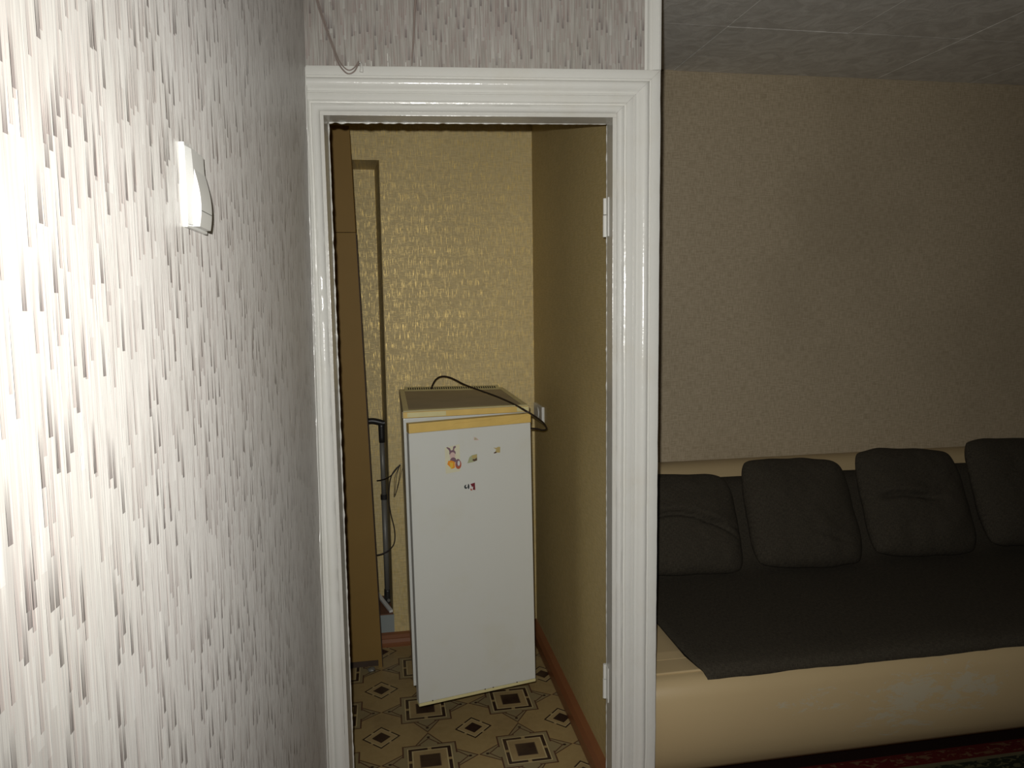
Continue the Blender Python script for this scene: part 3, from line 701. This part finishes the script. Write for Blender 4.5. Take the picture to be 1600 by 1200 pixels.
flat('sticker', [('s_white', [(U4+.030,Z4),(U4+.030,Z4+.019),(U4+.075,Z4+.022),(U4+.086,Z4+.024),(U4+.086,Z4-.002),(U4+.060,Z4-.003)]),
    ('s_dark', ell(U4+.012,Z4+.011,.014,.007)), ('s_dark', ell(U4+.034,Z4+.011,.007,.009)), ('s_white', ell(U4+.018,Z4+.013,.007,.004)),
    ('s_wine', [(U4+.062,Z4+.008),(U4+.050,Z4+.019),(U4+.086,Z4+.022),(U4+.088,Z4-.004),(U4+.068,Z4-.002),(U4+.072,Z4+.010)]),
    ('s_red', [(U4+.046,Z4+.002),(U4+.056,Z4+.003),(U4+.064,Z4-.003),(U4+.052,Z4-.004)])], dr)['label'] = 'small dark red and grey sticker scrap'

# power cord of the refrigerator
bm = bmesh.new()
tube(bm, [(0.1901, 3.0850, 1.1685), (0.1950, 3.0700, 1.1875), (0.2102, 3.0500, 1.2132), (0.2346, 3.0200, 1.2260), (0.2678, 2.9800, 1.2209), (0.3109, 2.9000, 1.2018), (0.3592, 2.8000, 1.1885), (0.4062, 2.7000, 1.1767), (0.4458, 2.5800, 1.1645), (0.4725, 2.5000, 1.1515), (0.4976, 2.4900, 1.1362), (0.5374, 2.5500, 1.1073), (0.5713, 2.6200, 1.0785), (0.5941, 2.6800, 1.0484), (0.5879, 2.7200, 1.0371), (0.5671, 2.7400, 1.0396), (0.5398, 2.7800, 1.0366)], 0.0034, 8)
tag(link('power_cord', bm, 'cord', smooth=True), 'black power cord curling over the top of the refrigerator and down its right side', 'cord')

# ------------------------------------------------------------------ sofa
SX0, SX1 = 0.752, 3.95
sofa = empty('sofa', (2.3, 2.6, 0), 'beige leatherette sofa with rounded front roll along the living room back wall', 'sofa')
def prism(profile, x0, x1, n=2, rnd=0.0, bmx=None):
    b = bmx or bmesh.new(); rows = []
    c = Vector((sum(p[0] for p in profile)/len(profile), sum(p[1] for p in profile)/len(profile)))
    xs = [x0] + [lerp(x0+rnd, x1-rnd, i/n) for i in range(n+1)] + [x1] if rnd else [lerp(x0, x1, i/n) for i in range(n+1)]
    for x in xs:
        k = 0.93 if rnd and x in (x0, x1) else 1.0
        rows.append([(x, c[0]+(p[0]-c[0])*k, c[1]+(p[1]-c[1])*k) for p in profile])
    sweep(b, rows); return b
fpz = [(2.060,.385),(2.022,.384),(2.000,.378),(1.982,.360),(1.972,.330),(1.966,.280),(1.966,.230),(1.972,.180),(1.986,.130),(2.010,.085),(2.040,.055),(2.075,.045),(2.12,.045),(2.12,.385)]
link('front_roll', prism(fpz, SX0, SX1, 8, 0.02), 'beige', sofa, smooth=True).modifiers.new('e', 'EDGE_SPLIT').split_angle = R(50)
link('front_piping', (lambda b: (tube(b, [(SX0+.006,2.036,.3865),(SX1,2.036,.3865)], .004, 8, 1), b)[1])(bmesh.new()), 'beige', sofa, smooth=True)
spz = [(2.045,.10),(2.045,.372),(2.052,.3835),(2.08,.388),(2.70,.400),(2.78,.40),(2.78,.10)]
b = prism([(2.121,.10),(2.121,.386),(2.16,.391),(2.74,.400),(2.76,.395),(2.76,.10)], SX0+.004, SX1-.01, 4, 0.012); link('seat', b, 'beige', sofa, smooth=False)
bz = [(2.761,.06),(2.761,.42),(2.80,.47),(2.985,.745),(3.00,.775),(3.03,.795),(3.08,.80),(3.14,.79),(3.20,.755),(3.215,.70),(3.215,.06)]
link('backrest', prism(bz, SX0+.002, SX1-.01, 6, 0.02), 'beige', sofa, smooth=True).modifiers.new('e', 'EDGE_SPLIT').split_angle = R(50)
for xx in (SX0+.06, 2.4, SX1-.14):
    for yy in (2.13, 3.05):
        b = bmesh.new(); hexa(b, [(xx+.008,yy+.008,0),(xx+.042,yy+.008,0),(xx+.042,yy+.042,0),(xx+.008,yy+.042,0),(xx,yy,.06 if yy>3 else .10),(xx+.05,yy,.06 if yy>3 else .10),(xx+.05,yy+.05,.06 if yy>3 else .10),(xx,yy+.05,.06 if yy>3 else .10)], .002, 1)
        link('foot', b, 'black', sofa)

# dark quilted cover over seat and back
bm = bmesh.new()
path = [(1.995,.372,1.0),(2.008,.398,1),(2.03,.408,1),(2.10,.411,1),(2.25,.412,1),(2.40,.414,1),(2.55,.417,1),(2.66,.422,1),(2.725,.432,1),(2.765,.460,1),(2.805,.515,1),(2.86,.597,1),(2.93,.700,1),(2.966,.752,1)]
NXC = 90; CX0, CX1 = 0.905, 3.9
th = 0.017; up = []; dn_ = []
for i in range(NXC+1):
    u = i/NXC; ro = []; rb = []
    for k, (y, z, _) in enumerate(path):
        x = CX0 + (CX1-CX0)*u
        if i == 0 and k < 3: x += 0.012*(3-k)
        nz = 0.004*noise.noise(Vector((x*6, y*6, z*6))) + 0.0022*noise.noise(Vector((x*17, y*17, 3)))
        if k < 2: nz *= .4
        t0 = path[max(k-1,0)]; t1 = path[min(k+1,len(path)-1)]
        ty, tz = t1[0]-t0[0], t1[1]-t0[1]; l = math.hypot(ty,tz); ny, nzv = -tz/l, ty/l
        edge = min(1, (i+.0)/1.0, NXC-i+.0) if i in (0,NXC) else 1
        thk = th*(1.0 if 0 < k < len(path)-1 else .7) * (1 if edge else .7)
        wv = 0.006*noise.noise(Vector((x*2.2, 9, 0))) if k == len(path)-1 else 0
        ro.append(Vector((x, y + ny*(nz), z + nzv*nz + wv)))
        rb.append(Vector((x, y - ny*thk*.0 - ny*(thk), z - nzv*thk*.65 + wv)) if False else Vector((x, y - ny*thk*.6, z - nzv*thk*.6 + wv)))
    up.append(ro); dn_.append(rb)
sweep(bm, [a + b[::-1] for a, b in zip(up, dn_)])
tag(link('sofa_cover', bm, 'dark', smooth=True), 'dark brown fabric throw covering the seat and backrest of the beige sofa', 'throw')

# four cushions
def cushion(name, cx, cyb, czb, cyt, czt, wd, th_, rot, label, creases, seed, taper=0.0):
    """lower edge centre (cx,cyb,czb), upper edge centre y,z; wd width"""
    o = empty(name, (cx, cyb, czb), label, 'cushion', 'dark cushions along the sofa back')
    ey = Vector((0, cyt-cyb, czt-czb)); H_ = ey.length; ev = ey.normalized(); ex_ = Vector((1,0,0)); en = ex_.cross(ev)
    if en.y > 0: en = -en
    rm = Matrix.Rotation(R(rot), 3, en); ex_ = rm @ ex_; ev = rm @ ev
    n = 84; b = bmesh.new(); org = Vector((cx, (cyb+cyt)/2, (czb+czt)/2))
    grid = {}
    for side in (1, -1):
        for i in range(n+1):
            for j in range(n+1):
                u = -1 + 2*i/n; v = -1 + 2*j/n
                if side < 0 and (i in (0,n) or j in (0,n)): grid[(side,i,j)] = grid[(1,i,j)]; continue
                u = math.copysign(abs(math.sin(u*math.pi/2))**.95, u); v = math.copysign(abs(math.sin(v*math.pi/2))**.95, v)
                # rounded-square outline
                k = 1 - 0.10*(u*u*v*v)**1.9 - .012*(u*u*(1-v*v)*.0)
                uu, vv_ = u*k, v*k
                uu *= 1 - taper*(v*.5+.5)
                prof = max(0, (1-abs(u)**3.2))**.55 * max(0, (1-abs(v)**3.2))**.55
                h = th_*.5*prof*(1 - .18*v)
                ns = noise.noise(Vector((u*1.6+seed, v*1.6, side*2)))*.011*prof + noise.noise(Vector((u*4.5+seed, v*4.5, side)))*.0045*prof
                if side > 0:
                    for (f, dep, wdt) in creases:
                        dd_ = f(u, v)
                        fade = 1.0
                        if isinstance(dd_, tuple): dd_, fade = dd_
                        ns -= fade*dep*math.exp(-(dd_/wdt)**2)*prof; ns += fade*dep*.22*math.exp(-((dd_-wdt*2.6)/(wdt*2.2))**2)*prof
                p = org + ex_*(uu*wd/2) + ev*(vv_*H_/2) + en*(side*(h) + ns)
                ed = noise.noise(Vector((u*2.3+seed, v*2.3, 7)))*.006
                p += ex_*(ed*abs(u)) + ev*(noise.noise(Vector((u*2.3, v*2.3+seed, 3)))*.006*abs(v))
                grid[(side,i,j)] = b.verts.new(p)
        for i in range(n):
            for j in range(n):
                q = [grid[(side,i,j)],grid[(side,i+1,j)],grid[(side,i+1,j+1)],grid[(side,i,j+1)]]
                if len(set(q)) == 4: b.faces.new(q if side > 0 else q[::-1])
    link('cushion_body', b, 'dark', o, smooth=True)
    # seam cord round the edge
    ring = [grid[(1,i,0)] if False else None for i in range(0)]
    return o
def ss(x, a, b): t = max(0, min(1, (x-a)/(b-a))); return t*t*(3-2*t)
c1 = lambda u, v: (v - (.12 - .42*(u+.15)**2), ss(u, -1, -.5)*(1-ss(u, .6, 1)))
c1b = lambda u, v: (v - (.02 - .30*(u-.75)**2 - .25*(u-.3)), ss(u, .0, .5)*.8)
c2 = lambda u, v: (v + .45 + .30*(u-.2), ss(u, -.1, .3)*(1-ss(u, .5, .9))*.6)
c3 = lambda u, v: (v - .04 + .03*u + .02*math.sin(u*5), ss(u, -.95, -.5)*(1-ss(u, .0, .5)))
cushion('sofa_cushion', 1.165, 2.655, .440, 2.875, .800, .50, .135, -3.0, 'dark square cushion at the left end of the sofa beside the partition', [(c1,.030,.045),(c1b,.022,.035)], 1.0)
cushion('sofa_cushion', 1.690, 2.635, .440, 2.860, .842, .485, .140, -3.0, 'second dark sofa cushion from the partition, standing tall with plain front', [(c2,.020,.045)], 5.3, .02)
cushion('sofa_cushion', 2.235, 2.655, .440, 2.870, .858, .500, .140, -3.0, 'third dark sofa cushion from the partition, with a horizontal crease across its middle', [(c3,.036,.045)], 9.1, .02)
cushion('sofa_cushion', 2.800, 2.665, .440, 2.880, .878, .52, .140, -2.5, 'dark sofa cushion farthest right, cut off by the photo edge', [(lambda u, v: (v+.1+.1*u, .5),.006,.08)], 13.7)

# ------------------------------------------------------------------ rug
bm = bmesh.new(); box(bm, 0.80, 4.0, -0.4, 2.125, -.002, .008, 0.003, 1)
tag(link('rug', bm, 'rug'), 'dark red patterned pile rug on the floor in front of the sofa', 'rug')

for o in COL.objects:
    if o.type == 'MESH' and o.parent is None and 'kind' not in o and 'label' not in o: print('UNLABELLED', o.name)
